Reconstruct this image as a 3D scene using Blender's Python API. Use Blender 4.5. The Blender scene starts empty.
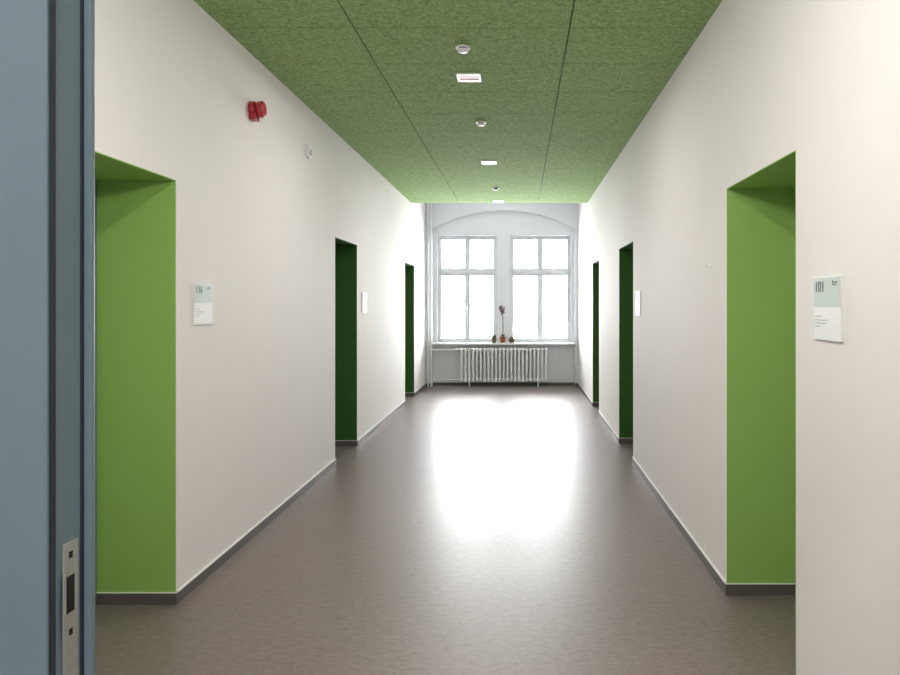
import bpy, bmesh, math, random
from mathutils import Vector, Matrix
random.seed(4)
sc = bpy.context.scene
try:
    sc.view_settings.view_transform = 'Standard'
    sc.view_settings.look = 'None'
except Exception:
    pass

# ---------------------------------------------------------------- constants
F = 690.0
H = 1.49
XL, XR = -1.71, 1.06
ZC = 3.08           # green ceiling
ZT = 3.62           # plaster ceiling
Y0 = -2.5
YF = 12.5           # far wall face
YGC = 10.86         # end of green ceiling
REV = 0.45

# ---------------------------------------------------------------- materials
def mat(name, col, rough=0.6, metal=0.0, noise=0.0, nscale=20, bump=0.0, bscale=200, spec=0.5, emis=None, stretch=None):
    m = bpy.data.materials.new(name)
    m.use_nodes = True
    nt = m.node_tree
    b = nt.nodes['Principled BSDF']
    b.inputs['Base Color'].default_value = (*col, 1)
    b.inputs['Roughness'].default_value = rough
    b.inputs['Metallic'].default_value = metal
    b.inputs['Specular IOR Level'].default_value = spec
    tc = nt.nodes.new('ShaderNodeTexCoord')
    src = tc.outputs['Object']
    if stretch:
        mp = nt.nodes.new('ShaderNodeMapping')
        mp.inputs['Scale'].default_value = stretch
        nt.links.new(src, mp.inputs['Vector'])
        src = mp.outputs['Vector']
    if noise > 0:
        n = nt.nodes.new('ShaderNodeTexNoise')
        n.inputs['Scale'].default_value = nscale
        n.inputs['Detail'].default_value = 6
        n.inputs['Roughness'].default_value = 0.65
        nt.links.new(src, n.inputs['Vector'])
        r = nt.nodes.new('ShaderNodeValToRGB')
        r.color_ramp.elements[0].position = 0.3
        r.color_ramp.elements[1].position = 0.7
        r.color_ramp.elements[0].color = tuple(c*(1-noise) for c in col)+(1,)
        r.color_ramp.elements[1].color = tuple(min(1, c*(1+noise)) for c in col)+(1,)
        nt.links.new(n.outputs['Fac'], r.inputs['Fac'])
        nt.links.new(r.outputs['Color'], b.inputs['Base Color'])
    if bump > 0:
        n2 = nt.nodes.new('ShaderNodeTexNoise')
        n2.inputs['Scale'].default_value = bscale
        n2.inputs['Detail'].default_value = 4
        nt.links.new(src, n2.inputs['Vector'])
        bp = nt.nodes.new('ShaderNodeBump')
        bp.inputs['Strength'].default_value = bump
        bp.inputs['Distance'].default_value = 0.01
        nt.links.new(n2.outputs['Fac'], bp.inputs['Height'])
        nt.links.new(bp.outputs['Normal'], b.inputs['Normal'])
    if emis:
        b.inputs['Emission Color'].default_value = (*emis[0], 1)
        b.inputs['Emission Strength'].default_value = emis[1]
    return m

M_wall = mat('wall_paint', (0.78, 0.75, 0.735), 0.75, noise=0.012, nscale=3, bump=0.05, bscale=160, spec=0.3)
M_wallw = mat('wall_paint_white', (0.70, 0.72, 0.74), 0.7, bump=0.05, bscale=160)
M_green = mat('green_paint', (0.285, 0.48, 0.115), 0.55, bump=0.05, bscale=160, spec=0.35)
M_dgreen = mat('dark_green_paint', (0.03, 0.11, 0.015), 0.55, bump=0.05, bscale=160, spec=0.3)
M_base = mat('baseboard_grey', (0.10, 0.09, 0.085), 0.45)
M_strip = mat('strip_white', (0.80, 0.80, 0.79), 0.3)  # thin white line along the baseboard tops
M_white = mat('white_enamel', (0.76, 0.77, 0.78), 0.35)
M_wframe = mat('window_frame_white', (0.62, 0.64, 0.67), 0.45)
M_blue = mat('blue_lacquer', (0.16, 0.23, 0.27), 0.38, noise=0.03, nscale=8)
M_dark = mat('gasket_dark', (0.02, 0.03, 0.045), 0.6)
M_steel = mat('brushed_steel', (0.6, 0.6, 0.58), 0.35, metal=0.9, noise=0.08, nscale=60)
M_black = mat('hole_black', (0.01, 0.01, 0.01), 0.8)
M_red = mat('signal_red', (0.40, 0.018, 0.03), 0.35)
M_sign = mat('sign_acrylic', (0.74, 0.74, 0.73), 0.5)
M_signg = mat('sign_header_green', (0.46, 0.54, 0.50), 0.5)
M_ink = mat('sign_ink', (0.05, 0.06, 0.06), 0.5)
M_inkl = mat('sign_ink_light', (0.42, 0.44, 0.43), 0.5)
M_leaf_d = mat('door_laminate', (0.55, 0.55, 0.53), 0.45, noise=0.02)
M_terra = mat('terracotta', (0.28, 0.10, 0.04), 0.7, noise=0.1)
M_brown = mat('brown_ceramic', (0.12, 0.07, 0.04), 0.35)
M_soil = mat('soil', (0.04, 0.025, 0.015), 0.95, noise=0.3, nscale=80, bump=0.5)
M_leaf = mat('leaf_green', (0.05, 0.14, 0.03), 0.5, noise=0.2)
M_stem = mat('stem_green', (0.08, 0.12, 0.04), 0.6)
M_petal = mat('petal_purple', (0.15, 0.05, 0.08), 0.6, noise=0.2)

# linoleum floor
def floor_mat():
    m = bpy.data.materials.new('linoleum_floor'); m.use_nodes = True
    nt = m.node_tree; b = nt.nodes['Principled BSDF']
    b.inputs['Specular IOR Level'].default_value = 0.62
    tc = nt.nodes.new('ShaderNodeTexCoord')
    mp = nt.nodes.new('ShaderNodeMapping'); mp.inputs['Scale'].default_value = (0.6, 1, 1)
    nt.links.new(tc.outputs['Object'], mp.inputs['Vector'])
    n1 = nt.nodes.new('ShaderNodeTexNoise'); n1.inputs['Scale'].default_value = 40; n1.inputs['Detail'].default_value = 8; n1.inputs['Roughness'].default_value = 0.75
    n2 = nt.nodes.new('ShaderNodeTexNoise'); n2.inputs['Scale'].default_value = 2.2; n2.inputs['Detail'].default_value = 3
    nt.links.new(mp.outputs['Vector'], n1.inputs['Vector']); nt.links.new(mp.outputs['Vector'], n2.inputs['Vector'])
    r = nt.nodes.new('ShaderNodeValToRGB')
    r.color_ramp.elements[0].position = 0.30; r.color_ramp.elements[1].position = 0.70
    r.color_ramp.elements[0].color = (0.135, 0.106, 0.096, 1); r.color_ramp.elements[1].color = (0.250, 0.200, 0.183, 1)
    nt.links.new(n1.outputs['Fac'], r.inputs['Fac'])
    nt.links.new(r.outputs['Color'], b.inputs['Base Color'])
    mr = nt.nodes.new('ShaderNodeMapRange')
    mr.inputs['To Min'].default_value = 0.36; mr.inputs['To Max'].default_value = 0.41
    nt.links.new(n2.outputs['Fac'], mr.inputs['Value']); nt.links.new(mr.outputs['Result'], b.inputs['Roughness'])
    return m
M_floor = floor_mat()

def woodwool():
    m = bpy.data.materials.new('green_wood_wool'); m.use_nodes = True
    nt = m.node_tree; b = nt.nodes['Principled BSDF']; b.inputs['Roughness'].default_value = 0.9
    b.inputs['Specular IOR Level'].default_value = 0.2
    tc = nt.nodes.new('ShaderNodeTexCoord')
    n1 = nt.nodes.new('ShaderNodeTexNoise'); n1.inputs['Scale'].default_value = 40; n1.inputs['Detail'].default_value = 8; n1.inputs['Roughness'].default_value = 0.85; n1.inputs['Distortion'].default_value = 1.5
    nt.links.new(tc.outputs['Object'], n1.inputs['Vector'])
    r = nt.nodes.new('ShaderNodeValToRGB')
    r.color_ramp.elements[0].position = 0.38; r.color_ramp.elements[1].position = 0.62
    r.color_ramp.elements[0].color = (0.095, 0.175, 0.048, 1); r.color_ramp.elements[1].color = (0.40, 0.54, 0.23, 1)
    nt.links.new(n1.outputs['Fac'], r.inputs['Fac']); nt.links.new(r.outputs['Color'], b.inputs['Base Color'])
    bp = nt.nodes.new('ShaderNodeBump'); bp.inputs['Strength'].default_value = 0.5; bp.inputs['Distance'].default_value = 0.01
    nt.links.new(n1.outputs['Fac'], bp.inputs['Height']); nt.links.new(bp.outputs['Normal'], b.inputs['Normal'])
    return m
M_wool = woodwool()

def glass_mat():
    m = bpy.data.materials.new('window_glass'); m.use_nodes = True
    nt = m.node_tree
    for n in list(nt.nodes): nt.nodes.remove(n)
    o = nt.nodes.new('ShaderNodeOutputMaterial')
    t = nt.nodes.new('ShaderNodeBsdfTransparent'); g = nt.nodes.new('ShaderNodeBsdfGlossy'); g.inputs['Roughness'].default_value = 0.02
    mx = nt.nodes.new('ShaderNodeMixShader'); fr = nt.nodes.new('ShaderNodeFresnel'); fr.inputs['IOR'].default_value = 1.3
    nt.links.new(fr.outputs[0], mx.inputs[0]); nt.links.new(t.outputs[0], mx.inputs[1]); nt.links.new(g.outputs[0], mx.inputs[2])
    nt.links.new(mx.outputs[0], o.inputs['Surface'])
    return m
M_glass = glass_mat()

# ---------------------------------------------------------------- mesh helpers
def obj_from_bm(name, bm, m, parent=None, smooth=False, bevel=0.0):
    bmesh.ops.recalc_face_normals(bm, faces=bm.faces[:])
    me = bpy.data.meshes.new(name); bm.to_mesh(me); bm.free()
    o = bpy.data.objects.new(name, me); sc.collection.objects.link(o)
    if m: me.materials.append(m)
    if smooth:
        for p in me.polygons: p.use_smooth = True
    if parent: o.parent = parent
    if bevel > 0:
        md = o.modifiers.new('bevel', 'BEVEL'); md.width = bevel; md.segments = 2; md.limit_method = 'ANGLE'
    return o

def add_box(bm, x0, x1, y0, y1, z0, z1):
    vs = [bm.verts.new(v) for v in [(x0,y0,z0),(x1,y0,z0),(x1,y1,z0),(x0,y1,z0),(x0,y0,z1),(x1,y0,z1),(x1,y1,z1),(x0,y1,z1)]]
    for f in [(0,3,2,1),(4,5,6,7),(0,1,5,4),(1,2,6,5),(2,3,7,6),(3,0,4,7)]:
        bm.faces.new([vs[i] for i in f])

def boxes(name, bl, m, parent=None, bevel=0.0):
    bm = bmesh.new()
    for b in bl: add_box(bm, *b)
    return obj_from_bm(name, bm, m, parent, bevel=bevel)

def prism(name, pts, axis, a, b, m, parent=None, bevel=0.0):
    def mk(p, t):
        if axis == 'x': return (t, p[0], p[1])
        if axis == 'y': return (p[0], t, p[1])
        return (p[0], p[1], t)
    bm = bmesh.new()
    A = [bm.verts.new(mk(p, a)) for p in pts]; B = [bm.verts.new(mk(p, b)) for p in pts]
    bm.faces.new(A); bm.faces.new(B[::-1])
    n = len(pts)
    for i in range(n):
        bm.faces.new([A[i], B[i], B[(i+1) % n], A[(i+1) % n]])
    return obj_from_bm(name, bm, m, parent, bevel=bevel)

def add_lathe(bm, prof, c, axis='z', seg=32):
    """prof: list of (r, h)"""
    rings = []
    for r, h in prof:
        ring = []
        for i in range(seg):
            a = 2*math.pi*i/seg
            u, v = r*math.cos(a), r*math.sin(a)
            if axis == 'z': p = (c[0]+u, c[1]+v, c[2]+h)
            elif axis == 'x': p = (c[0]+h, c[1]+u, c[2]+v)
            else: p = (c[0]+u, c[1]+h, c[2]+v)
            ring.append(bm.verts.new(p))
        rings.append(ring)
    for k in range(len(rings)-1):
        for i in range(seg):
            j = (i+1) % seg
            bm.faces.new([rings[k][i], rings[k][j], rings[k+1][j], rings[k+1][i]])
    bm.faces.new(rings[0][::-1]); bm.faces.new(rings[-1])

def lathe(name, prof, c, m, axis='z', seg=32, parent=None, smooth=True):
    bm = bmesh.new(); add_lathe(bm, prof, c, axis, seg)
    o = obj_from_bm(name, bm, m, parent)
    if smooth:
        for p in o.data.polygons: p.use_smooth = len(p.vertices) == 4
    return o

def tube(name, pts, r, m, parent=None):
    cu = bpy.data.curves.new(name, 'CURVE'); cu.dimensions = '3D'; cu.bevel_depth = r; cu.bevel_resolution = 4; cu.use_fill_caps = True
    sp = cu.splines.new('POLY'); sp.points.add(len(pts)-1)
    for i, p in enumerate(pts): sp.points[i].co = (*p, 1)
    tmp = bpy.data.objects.new(name+'_c', cu); sc.collection.objects.link(tmp)
    dg = bpy.context.evaluated_depsgraph_get()
    me = bpy.data.meshes.new_from_object(tmp.evaluated_get(dg)); me.name = name
    bpy.data.objects.remove(tmp)
    o = bpy.data.objects.new(name, me); sc.collection.objects.link(o)
    me.materials.clear(); me.materials.append(m)
    for p in me.polygons: p.use_smooth = True
    if parent: o.parent = parent
    return o

def empty(name, loc=(0,0,0), rot=(0,0,0)):
    e = bpy.data.objects.new(name, None); e.empty_display_size = 0.1
    e.location = loc; e.rotation_euler = rot
    sc.collection.objects.link(e)
    return e

def text(name, s, size, loc, m, parent):
    cu = bpy.data.curves.new(name, 'FONT'); cu.body = s; cu.size = size; cu.extrude = 0.0004; cu.offset = size*0.018
    tmp = bpy.data.objects.new(name+'_c', cu); sc.collection.objects.link(tmp)
    dg = bpy.context.evaluated_depsgraph_get()
    me = bpy.data.meshes.new_from_object(tmp.evaluated_get(dg)); me.name = name
    bpy.data.objects.remove(tmp)
    o = bpy.data.objects.new(name, me); sc.collection.objects.link(o)
    me.materials.clear(); me.materials.append(m)
    o.location = loc; o.parent = parent
    return o

# ---------------------------------------------------------------- room shell
Ld = [(2.55, 3.43, 2.106), (6.38, 7.24, 2.11), (10.26, 11.15, 2.11)]
Rd = [(2.65, 3.54, 2.083), (6.46, 7.38, 2.08), (9.25, 10.05, 2.08)]
YE = 13.1
def side_outline(doors):
    pts = [(Y0, 0)]
    for a, b, z in doors:
        pts += [(a, 0), (a, z), (b, z), (b, 0)]
    pts += [(YE, 0), (YE, ZT), (Y0, ZT)]
    return pts
prism('wall_left', side_outline(Ld), 'x', XL-REV-0.05, XL, M_wall)
prism('wall_right', side_outline(Rd), 'x', XR, XR+REV+0.05, M_wall)
boxes('floor', [(XL-REV-0.3, XR+REV+0.3, Y0-0.2, YE, -0.1, 0)], M_floor)
boxes('ceiling', [(XL-REV-0.05, XR+REV+0.05, Y0-0.2, YE, ZT, ZT+0.1)], M_wallw)
boxes('wall_back', [(XL-REV-0.05, XR+REV+0.05, Y0-0.2, Y0, 0, ZT)], M_wall)

# suspended green wood-wool ceiling boards with real joints
cols = [XL, -0.955, 0.285, XR]
bl = []
g = 0.004
ys = [3.97 + 0.6*k for k in range(-6, 13)]
ys = [y for y in ys if 0.86 < y < YGC-0.1]
ye = [0.79] + ys + [YGC]
for ci in range(3):
    for k in range(len(ye)-1):
        x0 = cols[ci] + (g if ci > 0 else 0.0); x1 = cols[ci+1] - (g if ci < 2 else 0.0)
        bl.append((x0, x1, ye[k]+g*0.8, ye[k+1]-g*0.8, ZC, ZC+0.025))
cp = empty('ceiling_acoustic_panels')
boxes('boards', bl, M_wool, cp)
boxes('backing', [(XL, XR, 0.79, YGC-0.003, ZC+0.025, ZC+0.05)], M_dark, cp)
boxes('ceiling_bulkhead', [(XL, XR, YGC-0.08, YGC-0.003, ZC+0.05, ZT)], M_wallw, cp)

# far wall with arched niche
nx0, nx1 = -1.594, 0.996
cx = (nx0+nx1)/2; hw = (nx1-nx0)/2
zs, zcrown = 2.86, 3.19
rise = zcrown-zs
R = (hw*hw+rise*rise)/(2*rise)
arc = []
N = 32
a0 = math.asin(hw/R)
for i in range(N+1):
    a = -a0 + 2*a0*i/N
    arc.append((cx+R*math.sin(a), zcrown - R + R*math.cos(a)))
pts = [(XL, 0), (nx0, 0)] + arc + [(nx1, 0), (XR, 0), (XR, ZT), (XL, ZT)]
prism('wall_far', pts, 'y', YF, YF+0.13, M_wallw)
# spandrel wall with two window openings
YS = YF+0.13
W = [(-1.516, -0.425), (-0.185, 0.935)]
wz0, wz1 = 0.787, 2.745
boxes('wall_window', [
    (XL, W[0][0], YS, YE-0.05, 0, ZT), (W[0][1], W[1][0], YS, YE-0.05, 0, ZT), (W[1][1], XR, YS, YE-0.05, 0, ZT),
    (W[0][0], W[0][1], YS, YE-0.05, 0, wz0), (W[1][0], W[1][1], YS, YE-0.05, 0, wz0),
    (W[0][0], W[0][1], YS, YE-0.05, wz1, ZT), (W[1][0], W[1][1], YS, YE-0.05, wz1, ZT)], M_wallw)

for i, (a, b) in enumerate(W):
    e = empty('window_%d' % (i+1))
    yo = YS+0.10
    fw = 0.035
    mz = 2.08
    mx = (a+b)/2
    boxes('outer_frame', [(a, a+fw, yo, yo+0.08, wz0, wz1), (b-fw, b, yo, yo+0.08, wz0, wz1),
                    (a+fw, b-fw, yo, yo+0.08, wz0, wz0+fw), (a+fw, b-fw, yo, yo+0.08, wz1-fw, wz1)], M_wframe, e, bevel=0.004)
    boxes('transom', [(a+fw, b-fw, yo-0.015, yo+0.08, mz-0.035, mz+0.035)], M_wframe, e, bevel=0.005)
    boxes('mullion', [(mx-0.02, mx+0.02, yo-0.01, yo+0.08, wz0+fw, mz-0.035), (mx-0.02, mx+0.02, yo-0.01, yo+0.08, mz+0.035, wz1-fw)], M_wframe, e, bevel=0.005)
    sb, gb = [], []
    for (sx0, sx1) in [(a+fw, mx-0.02), (mx+0.02, b-fw)]:
        for (sz0, sz1) in [(wz0+fw, mz-0.035), (mz+0.035, wz1-fw)]:
            s = 0.032
            y0, y1 = yo+0.01, yo+0.06
            sb += [(sx0, sx0+s, y0, y1, sz0, sz1), (sx1-s, sx1, y0, y1, sz0, sz1), (sx0+s, sx1-s, y0, y1, sz0, sz0+s), (sx0+s, sx1-s, y0, y1, sz1-s, sz1)]
            gb.append((sx0+s, sx1-s, yo+0.034, yo+0.038, sz0+s, sz1-s))
    boxes('sashes', sb, M_wframe, e, bevel=0.004)
    boxes('glass', gb, M_glass, e)
    boxes('handle', [(mx-0.012, mx+0.012, yo-0.022, yo-0.01, 1.35, 1.47), (mx-0.008, mx+0.008, yo-0.05, yo-0.022, 1.43, 1.45), (mx-0.008, mx+0.008, yo-0.055, yo-0.04, 1.33, 1.45)], M_steel, e, bevel=0.003)
boxes('window_sill', [(nx0+0.01, nx1-0.01, YF-0.06, YS, 0.752, 0.787)], M_white, None, bevel=0.006)

# ---------------------------------------------------------------- doors in deep reveals
def make_door(idx, side, a, b, z, green):
    e = empty('door_%d' % idx)
    s = -1 if side == 'L' else 1
    xf = XL if side == 'L' else XR
    def bx(u0, u1, y0, y1, z0, z1):
        xa, xb = xf+s*u0, xf+s*u1
        return (min(xa, xb), max(xa, xb), y0, y1, z0, z1)
    t = 0.005
    boxes('reveal_lining', [bx(0, REV, a, a+t, 0, z), bx(0, REV, b-t, b, 0, z), bx(0, REV, a+t, b-t, z-t, z)], green, e)
    boxes('frame', [bx(REV-0.06, REV, a+t, a+0.05, 0, z-t), bx(REV-0.06, REV, b-0.05, b-t, 0, z-t), bx(REV-0.06, REV, a+0.05, b-0.05, z-0.05, z-t)], M_blue, e, bevel=0.003)
    boxes('leaf', [bx(REV-0.04, REV+0.02, a+0.05, b-0.05, 0.006, z-0.05)], M_leaf_d, e, bevel=0.002)
    hy = a+0.12
    boxes('handle', [bx(REV-0.048, REV-0.04, hy-0.02, hy+0.02, 0.93, 1.13), bx(REV-0.09, REV-0.048, hy-0.009, hy+0.009, 1.05, 1.07), bx(REV-0.095, REV-0.078, hy-0.009, hy+0.12, 1.05, 1.07)], M_steel, e, bevel=0.004)
    boxes('reveal_baseboard', [bx(-0.008, REV-0.06, b-t-0.008, b-t, 0, 0.056), bx(-0.008, REV-0.06, a+t, a+t+0.008, 0, 0.056)], M_base, e)
    boxes('reveal_strip', [bx(-0.008, REV-0.06, b-t-0.008, b-t, 0.056, 0.060)], M_strip, e)
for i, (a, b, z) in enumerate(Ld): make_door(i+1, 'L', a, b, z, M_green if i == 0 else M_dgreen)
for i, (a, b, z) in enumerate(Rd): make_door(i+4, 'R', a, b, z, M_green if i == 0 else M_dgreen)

def base(name, xf, s, doors):
    e = empty(name)
    segs = []; y = 0.79
    for a, b, z in doors:
        segs.append((y, a)); y = b
    segs.append((y, YF))
    B, C = [], []
    for y0, y1 in segs:
        xa, xb = sorted((xf, xf+s*0.008)); B.append((xa, xb, y0, y1, 0, 0.056))
        xa, xb = sorted((xf, xf+s*0.011)); C.append((xa, xb, y0, y1, 0.056, 0.063))
    boxes('skirting', B, M_base, e); boxes('top_strip', C, M_strip, e)
base('baseboard_left', XL, 1, Ld)
base('baseboard_right', XR, -1, Rd)
boxes('baseboard_far', [(nx0, nx1, YS-0.008, YS, 0, 0.056), (XL+0.01, nx0, YF-0.008, YF, 0, 0.056), (nx1, XR-0.01, YF-0.008, YF, 0, 0.056)], M_base)

# ---------------------------------------------------------------- entrance partition and blue door frame (foreground left)
boxes('wall_front', [(XL, -0.595, 0.725, 0.785, 0, ZT), (0.60, XR, 0.725, 0.785, 0, ZT), (-0.595, 0.60, 0.725, 0.785, 2.17, ZT)], M_wall)
df = empty('door_frame')
prof = [(-0.62, 0.715), (-0.4904, 0.715), (-0.4904, 0.775), (-0.4825, 0.775), (-0.4825, 0.783), (-0.487, 0.79), (-0.62, 0.79)]
prism('jamb_left', prof, 'z', 0, 2.11, M_blue, df, bevel=0.0015)
prism('jamb_right', [(0.005-x, y) for x, y in prof][::-1], 'z', 0, 2.11, M_blue, df, bevel=0.0015)
boxes('head', [(-0.62, 0.625, 0.715, 0.79, 2.11, 2.20)], M_blue, df, bevel=0.0015)
boxes('gasket', [(-0.4904, -0.4890, 0.7185, 0.7270, 0, 2.11), (-0.4904, -0.4892, 0.7695, 0.7745, 0, 2.11)], M_dark, df)
boxes('strike_plate', [(-0.4904, -0.4889, 0.7385, 0.7645, 0.97, 1.232)], M_steel, df, bevel=0.0006)
boxes('strike_holes', [(-0.4892, -0.4886, 0.744, 0.757, 1.155, 1.195), (-0.4892, -0.4886, 0.744, 0.757, 1.02, 1.075),
                        (-0.4892, -0.4886, 0.748, 0.754, 1.214, 1.221), (-0.4892, -0.4886, 0.748, 0.754, 1.13, 1.137)], M_black, df)
boxes('latch_lip', [(-0.4889, -0.4868, 0.736, 0.7405, 1.13, 1.20)], M_steel, df, bevel=0.0006)

# ---------------------------------------------------------------- radiator
rad = empty('radiator')
rx0, rx1, ry, rz0, rz1 = -1.085, 0.50, 12.46, 0.085, 0.70
n = 23
p = (rx1-rx0)/n
bm = bmesh.new()
for i in range(n):
    x = rx0+p*(i+0.5)
    for yy in (ry-0.05, ry+0.05):
        add_lathe(bm, [(0.006, rz0), (0.018, rz0+0.006), (0.024, rz0+0.022), (0.024, rz0+0.05), (0.0175, rz0+0.08), (0.0175, rz1-0.08), (0.024, rz1-0.05), (0.024, rz1-0.022), (0.018, rz1-0.006), (0.006, rz1)], (x, yy, 0), 'z', 12)
    add_box(bm, x-0.014, x+0.014, ry-0.05, ry+0.05, rz0+0.012, rz0+0.055)
    add_box(bm, x-0.014, x+0.014, ry-0.05, ry+0.05, rz1-0.055, rz1-0.012)
add_lathe(bm, [(0.022, rx0), (0.022, rx1)], (0, ry, rz0+0.035), 'x', 16)
add_lathe(bm, [(0.022, rx0), (0.022, rx1)], (0, ry, rz1-0.035), 'x', 16)
obj_from_bm('columns', bm, M_white, rad)
boxes('brackets', [(x-0.015, x+0.015, ry+0.05, YS, zz, zz+0.02) for x in (rx0+0.25, rx1-0.25) for zz in (rz0+0.06, rz1-0.09)], M_white, rad)
boxes('feet', [(x-0.012, x+0.012, ry-0.03, ry+0.06, 0, rz0+0.03) for x in (rx0+2.5*p, rx1-2.5*p)], M_white, rad)
lathe('valve_head', [(0.012, -0.09), (0.022, -0.085), (0.024, -0.03), (0.015, -0.02), (0.012, 0.0)], (rx0-0.0, ry, rz1-0.035), M_white, 'x', 20, rad)

hp = empty('heating_pipes')
tube('riser_supply', [(-1.655, 12.42, 0), (-1.655, 12.42, ZT)], 0.017, M_white, hp)
tube('riser_return', [(-1.60, 12.40, 0), (-1.60, 12.40, 0.9), (-1.60, 12.40, ZT)], 0.012, M_white, hp)
tube('branch_supply', [(-1.655, 12.42, 0.665), (-1.55, 12.44, 0.665), (rx0-0.08, ry, 0.665)], 0.011, M_white, hp)
tube('branch_return', [(-1.60, 12.40, 0.12), (-1.5, 12.44, 0.12), (rx0, ry, 0.12)], 0.011, M_white, hp)
boxes('pipe_clips', [(-1.675, -1.585, 12.42, YF, zz, zz+0.02) for zz in (0.5, 1.6, 2.7)], M_white, hp)

# ---------------------------------------------------------------- potted plants on sill
def leafmesh(bm, base_, d, length, width, droop, seg=6):
    d = Vector(d).normalized(); up = Vector((0, 0, 1)); side = d.cross(up)
    if side.length < 0.1: side = Vector((1, 0, 0))
    side.normalize()
    prev = None
    for i in range(seg+1):
        t = i/seg
        c = Vector(base_) + d*length*t + Vector((0, 0, -droop*length*t*t))
        w = width*math.sin(math.pi*min(0.97, 0.08+0.9*t))*0.5
        a = bm.verts.new(c+side*w+Vector((0, 0, 0.15*w))); m_ = bm.verts.new(c); b = bm.verts.new(c-side*w+Vector((0, 0, 0.15*w)))
        if prev:
            bm.faces.new([prev[0], a, m_, prev[1]]); bm.faces.new([prev[1], m_, b, prev[2]])
        prev = (a, m_, b)
SZ = 0.787; SY = 12.53
def pot(parent, x, r, h, m):
    lathe('pot', [(r*0.72, 0), (r*0.78, 0.004), (r*0.95, h*0.78), (r*1.05, h*0.8), (r*1.08, h), (r*0.98, h), (r*0.92, h*0.9)], (x, SY, SZ), m, 'z', 24, parent)
    lathe('soil', [(r*0.94, h*0.86), (r*0.9, h*0.93), (r*0.3, h*0.95)], (x, SY, SZ), M_soil, 'z', 20, parent)

o1 = empty('potted_orchid')
pot(o1, -0.315, 0.055, 0.11, M_terra)
stem = [(-0.315, SY, SZ+0.09), (-0.308, SY, SZ+0.25), (-0.31, SY-0.01, SZ+0.42), (-0.325, SY-0.01, SZ+0.56), (-0.33, SY-0.02, SZ+0.64)]
tube('stem', stem, 0.008, M_stem, o1)
bm = bmesh.new()
for k in range(6):
    a = k*1.05
    leafmesh(bm, (-0.315, SY, SZ+0.1), (0.7*math.cos(a), 0.35*math.sin(a), 0.8), 0.10, 0.045, 0.3)
obj_from_bm('leaves', bm, M_leaf, o1, smooth=True)
bm = bmesh.new()
for (fx, fz) in [(-0.35, 0.60), (-0.30, 0.57), (-0.335, 0.655), (-0.365, 0.63), (-0.295, 0.625), (-0.325, 0.595), (-0.33, 0.545)]:
    for k in range(5):
        a = k*2*math.pi/5+fx*9
        leafmesh(bm, (fx, SY-0.02, SZ+fz), (math.cos(a), -0.3, math.sin(a)), 0.042, 0.042, 0.1, 4)
obj_from_bm('blossoms', bm, M_petal, o1, smooth=True)

o2 = empty('potted_cactus')
pot(o2, -0.475, 0.048, 0.085, M_brown)
bm = bmesh.new()
bmesh.ops.create_icosphere(bm, subdivisions=3, radius=0.042, matrix=Matrix.Translation((-0.475, SY, SZ+0.105)))
for v in bm.verts:
    dx, dy = v.co.x+0.475, v.co.y-SY
    k = 1+0.12*math.cos(10*math.atan2(dy, dx)); v.co.x = -0.475+dx*k; v.co.y = SY+dy*k
obj_from_bm('body', bm, M_leaf, o2, smooth=True)

o3 = empty('potted_succulent')
pot(o3, -0.15, 0.06, 0.075, M_brown)
bm = bmesh.new()
for k in range(11):
    a = k*2.4; el = 0.5+0.09*k
    leafmesh(bm, (-0.15, SY, SZ+0.07), (math.cos(a), 0.7*math.sin(a), el), 0.075, 0.035, 0.25)
obj_from_bm('leaves', bm, M_leaf, o3, smooth=True)

# ---------------------------------------------------------------- wall signs
def sign(side, yc, zc, num, w=0.21, h=0.22):
    if side == 'L': e = empty('door_sign', (XL, yc, zc), (math.pi/2, 0, math.pi/2))
    else: e = empty('door_sign', (XR, yc, zc), (math.pi/2, 0, -math.pi/2))
    boxes('plate', [(-w/2, w/2, -h/2, h/2, 0.0, 0.009)], M_sign, e, bevel=0.001)
    boxes('header_field', [(-w/2+0.004, w/2-0.004, 0.005, h/2-0.004, 0.009, 0.0098)], M_signg, e)
    text('number', num, 0.052, (-w/2+0.012, h/2-0.052, 0.0102), M_ink, e)
    boxes('logo', [(0.045, 0.052, h/2-0.032, h/2-0.015, 0.0098, 0.0104), (0.056, 0.075, h/2-0.032, h/2-0.028, 0.0098, 0.0104), (0.056, 0.082, h/2-0.024, h/2-0.020, 0.0098, 0.0104)], M_ink, e)
    lines = [(-w/2+0.012, -w/2+0.012+L, z, z+0.004, 0.009, 0.0095) for L, z in [(0.05, -0.03), (0.10, -0.043), (0.09, -0.054), (0.04, -0.065)]]
    boxes('caption_lines', lines, M_inkl, e)
sign('L', 3.71, 1.49, '116')
sign('L', 7.56, 1.505, '114')
sign('R', 2.365, 1.475, '101')
sign('R', 6.17, 1.495, '103')

# ---------------------------------------------------------------- alarm siren, sensor box, hook
sr = empty('fire_alarm_siren')
sp_ = (XL, 4.38, 2.725)
lathe('base', [(0.046, 0), (0.05, 0.003), (0.05, 0.034), (0.044, 0.038)], sp_, M_red, 'x', 32, sr)
lathe('neck', [(0.032, 0.036), (0.032, 0.052)], sp_, M_red, 'x', 32, sr)
lathe('horn', [(0.040, 0.050), (0.050, 0.054), (0.052, 0.078), (0.046, 0.086), (0.03, 0.09)], sp_, M_red, 'x', 32, sr)
boxes('mounting_box', [(XL, XL+0.045, 4.345, 4.415, 2.655, 2.70)], M_red, sr, bevel=0.004)
mb = empty('wall_sensor_box')
boxes('housing', [(XL, XL+0.03, 5.50, 5.58, 2.665, 2.765)], M_white, mb, bevel=0.004)
boxes('lens', [(XL+0.03, XL+0.034, 5.515, 5.565, 2.68, 2.73)], mat('sensor_grey', (0.4, 0.4, 0.4), 0.3), mb, bevel=0.002)
hk = empty('wall_hook')
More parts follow.
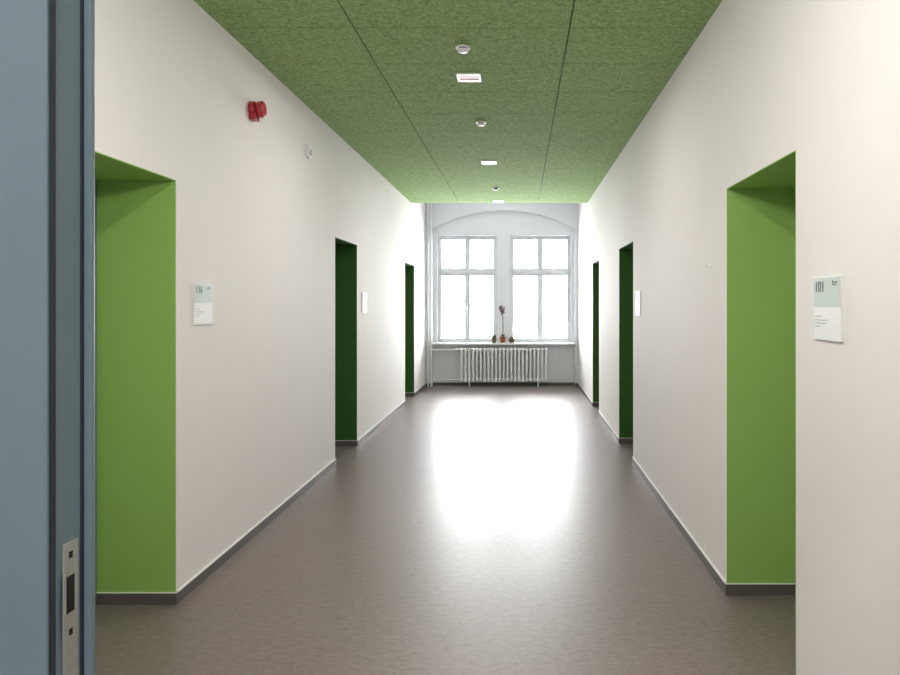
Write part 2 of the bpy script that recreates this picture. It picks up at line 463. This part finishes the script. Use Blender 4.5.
lathe('rose', [(0.008, 0), (0.008, -0.004)], (XR, 3.84, 1.70), M_white, 'x', 16, hk)
tube('prong', [(XR-0.003, 3.84, 1.70), (XR-0.022, 3.84, 1.698), (XR-0.026, 3.84, 1.708)], 0.003, M_white, hk)

# ---------------------------------------------------------------- smoke detectors and downlights
for y, x in [(4.27, -0.353), (6.03, -0.34), (9.46, -0.335)]:
    e = empty('smoke_detector')
    lathe('mount', [(0.046, 0), (0.046, -0.008), (0.040, -0.010)], (x, y, ZC), M_white, 'z', 32, e)
    lathe('vent_ring', [(0.030, -0.009), (0.030, -0.018)], (x, y, ZC), M_base, 'z', 32, e)
    lathe('cap', [(0.036, -0.016), (0.038, -0.020), (0.030, -0.030), (0.012, -0.034)], (x, y, ZC), M_white, 'z', 32, e)

M_refl = mat('downlight_reflector', (0.35, 0.25, 0.25), 0.4, emis=((1.0, 0.65, 0.62), 0.15))
DL = [(1.93, -0.35, 25), (4.83, -0.357, 24), (7.73, -0.347, 13), (10.62, -0.33, 5)]
for y, x, pw in DL:
    e = empty('downlight')
    o, i_ = 0.085, 0.070
    boxes('trim_ring', [(x-o, x+o, y-o, y-i_, ZC-0.01, ZC), (x-o, x+o, y+i_, y+o, ZC-0.01, ZC), (x-o, x-i_, y-i_, y+i_, ZC-0.01, ZC), (x+i_, x+o, y-i_, y+i_, ZC-0.01, ZC)], M_white, e, bevel=0.002)
    boxes('reflector', [(x-i_, x+i_, y-i_, y+i_, ZC-0.002, ZC)], M_refl, e)
    ld = bpy.data.lights.new('downlight_lamp', 'AREA'); ld.shape = 'SQUARE'; ld.size = 0.06; ld.energy = pw; ld.color = (1.0, 0.95, 0.925)
    lo = bpy.data.objects.new('lamp', ld); sc.collection.objects.link(lo); lo.location = (x, y, ZC-0.006); lo.parent = e

# unseen fill lights added above the entrance door, in lobby and window bay
e = empty('added_wall_fill')  # added out of view to light the door jambs and far wall
boxes('housing', [(-0.35, 0.35, 0.785, 0.84, 2.38, 2.56)], M_white, e, bevel=0.006)
ld = bpy.data.lights.new('added_wall_fill_light', 'AREA'); ld.shape = 'RECTANGLE'; ld.size = 0.64; ld.size_y = 0.12; ld.energy = 26; ld.color = (1.0, 0.97, 0.95)
lo = bpy.data.objects.new('lamp', ld); sc.collection.objects.link(lo); lo.location = (-0.1, 0.845, 2.47); lo.rotation_euler = (math.pi/2, 0, 0); lo.parent = e
for (lx, ly, pw, nm) in [(-0.3, -0.9, 60, 'lobby'), (-0.33, 11.7, 4, 'bay')]:  # both added: lobby fill behind the camera, bay fill for the backlit far wall
    e = empty('added_ceiling_fill')
    lathe('housing', [(0.20, 0), (0.20, -0.05), (0.17, -0.055)], (lx, ly, ZT), M_white, 'z', 32, e)
    ld = bpy.data.lights.new(nm+'_fill_light', 'AREA'); ld.shape = 'DISK'; ld.size = 0.3; ld.energy = pw; ld.color = (1.0, 0.97, 0.95)
    lo = bpy.data.objects.new('lamp', ld); sc.collection.objects.link(lo); lo.location = (lx, ly, ZT-0.06); lo.parent = e

# ---------------------------------------------------------------- daylight
w = bpy.data.worlds.new('overcast_sky'); sc.world = w; w.use_nodes = True
bg = w.node_tree.nodes['Background']; bg.inputs['Color'].default_value = (0.95, 0.98, 1.0, 1); bg.inputs['Strength'].default_value = 29.0
for i, (a, b) in enumerate(W):
    ld = bpy.data.lights.new('window_portal', 'AREA'); ld.shape = 'RECTANGLE'; ld.size = b-a; ld.size_y = wz1-wz0
    ld.cycles.is_portal = True
    lo = bpy.data.objects.new('window_portal', ld); sc.collection.objects.link(lo)
    lo.location = ((a+b)/2, YE-0.04, (wz0+wz1)/2); lo.rotation_euler = (-math.pi/2, 0, 0)

# ---------------------------------------------------------------- camera
cd = bpy.data.cameras.new('camera'); cam = bpy.data.objects.new('camera', cd); sc.collection.objects.link(cam)
cam.location = (0, 0, H); cam.rotation_euler = (math.pi/2, 0, 0)
cd.sensor_fit = 'HORIZONTAL'; cd.sensor_width = 36; cd.lens = F/900*36
cd.shift_x = -(520-450)/900; cd.shift_y = -(337.5-304)/900
cd.clip_start = 0.02
sc.camera = cam
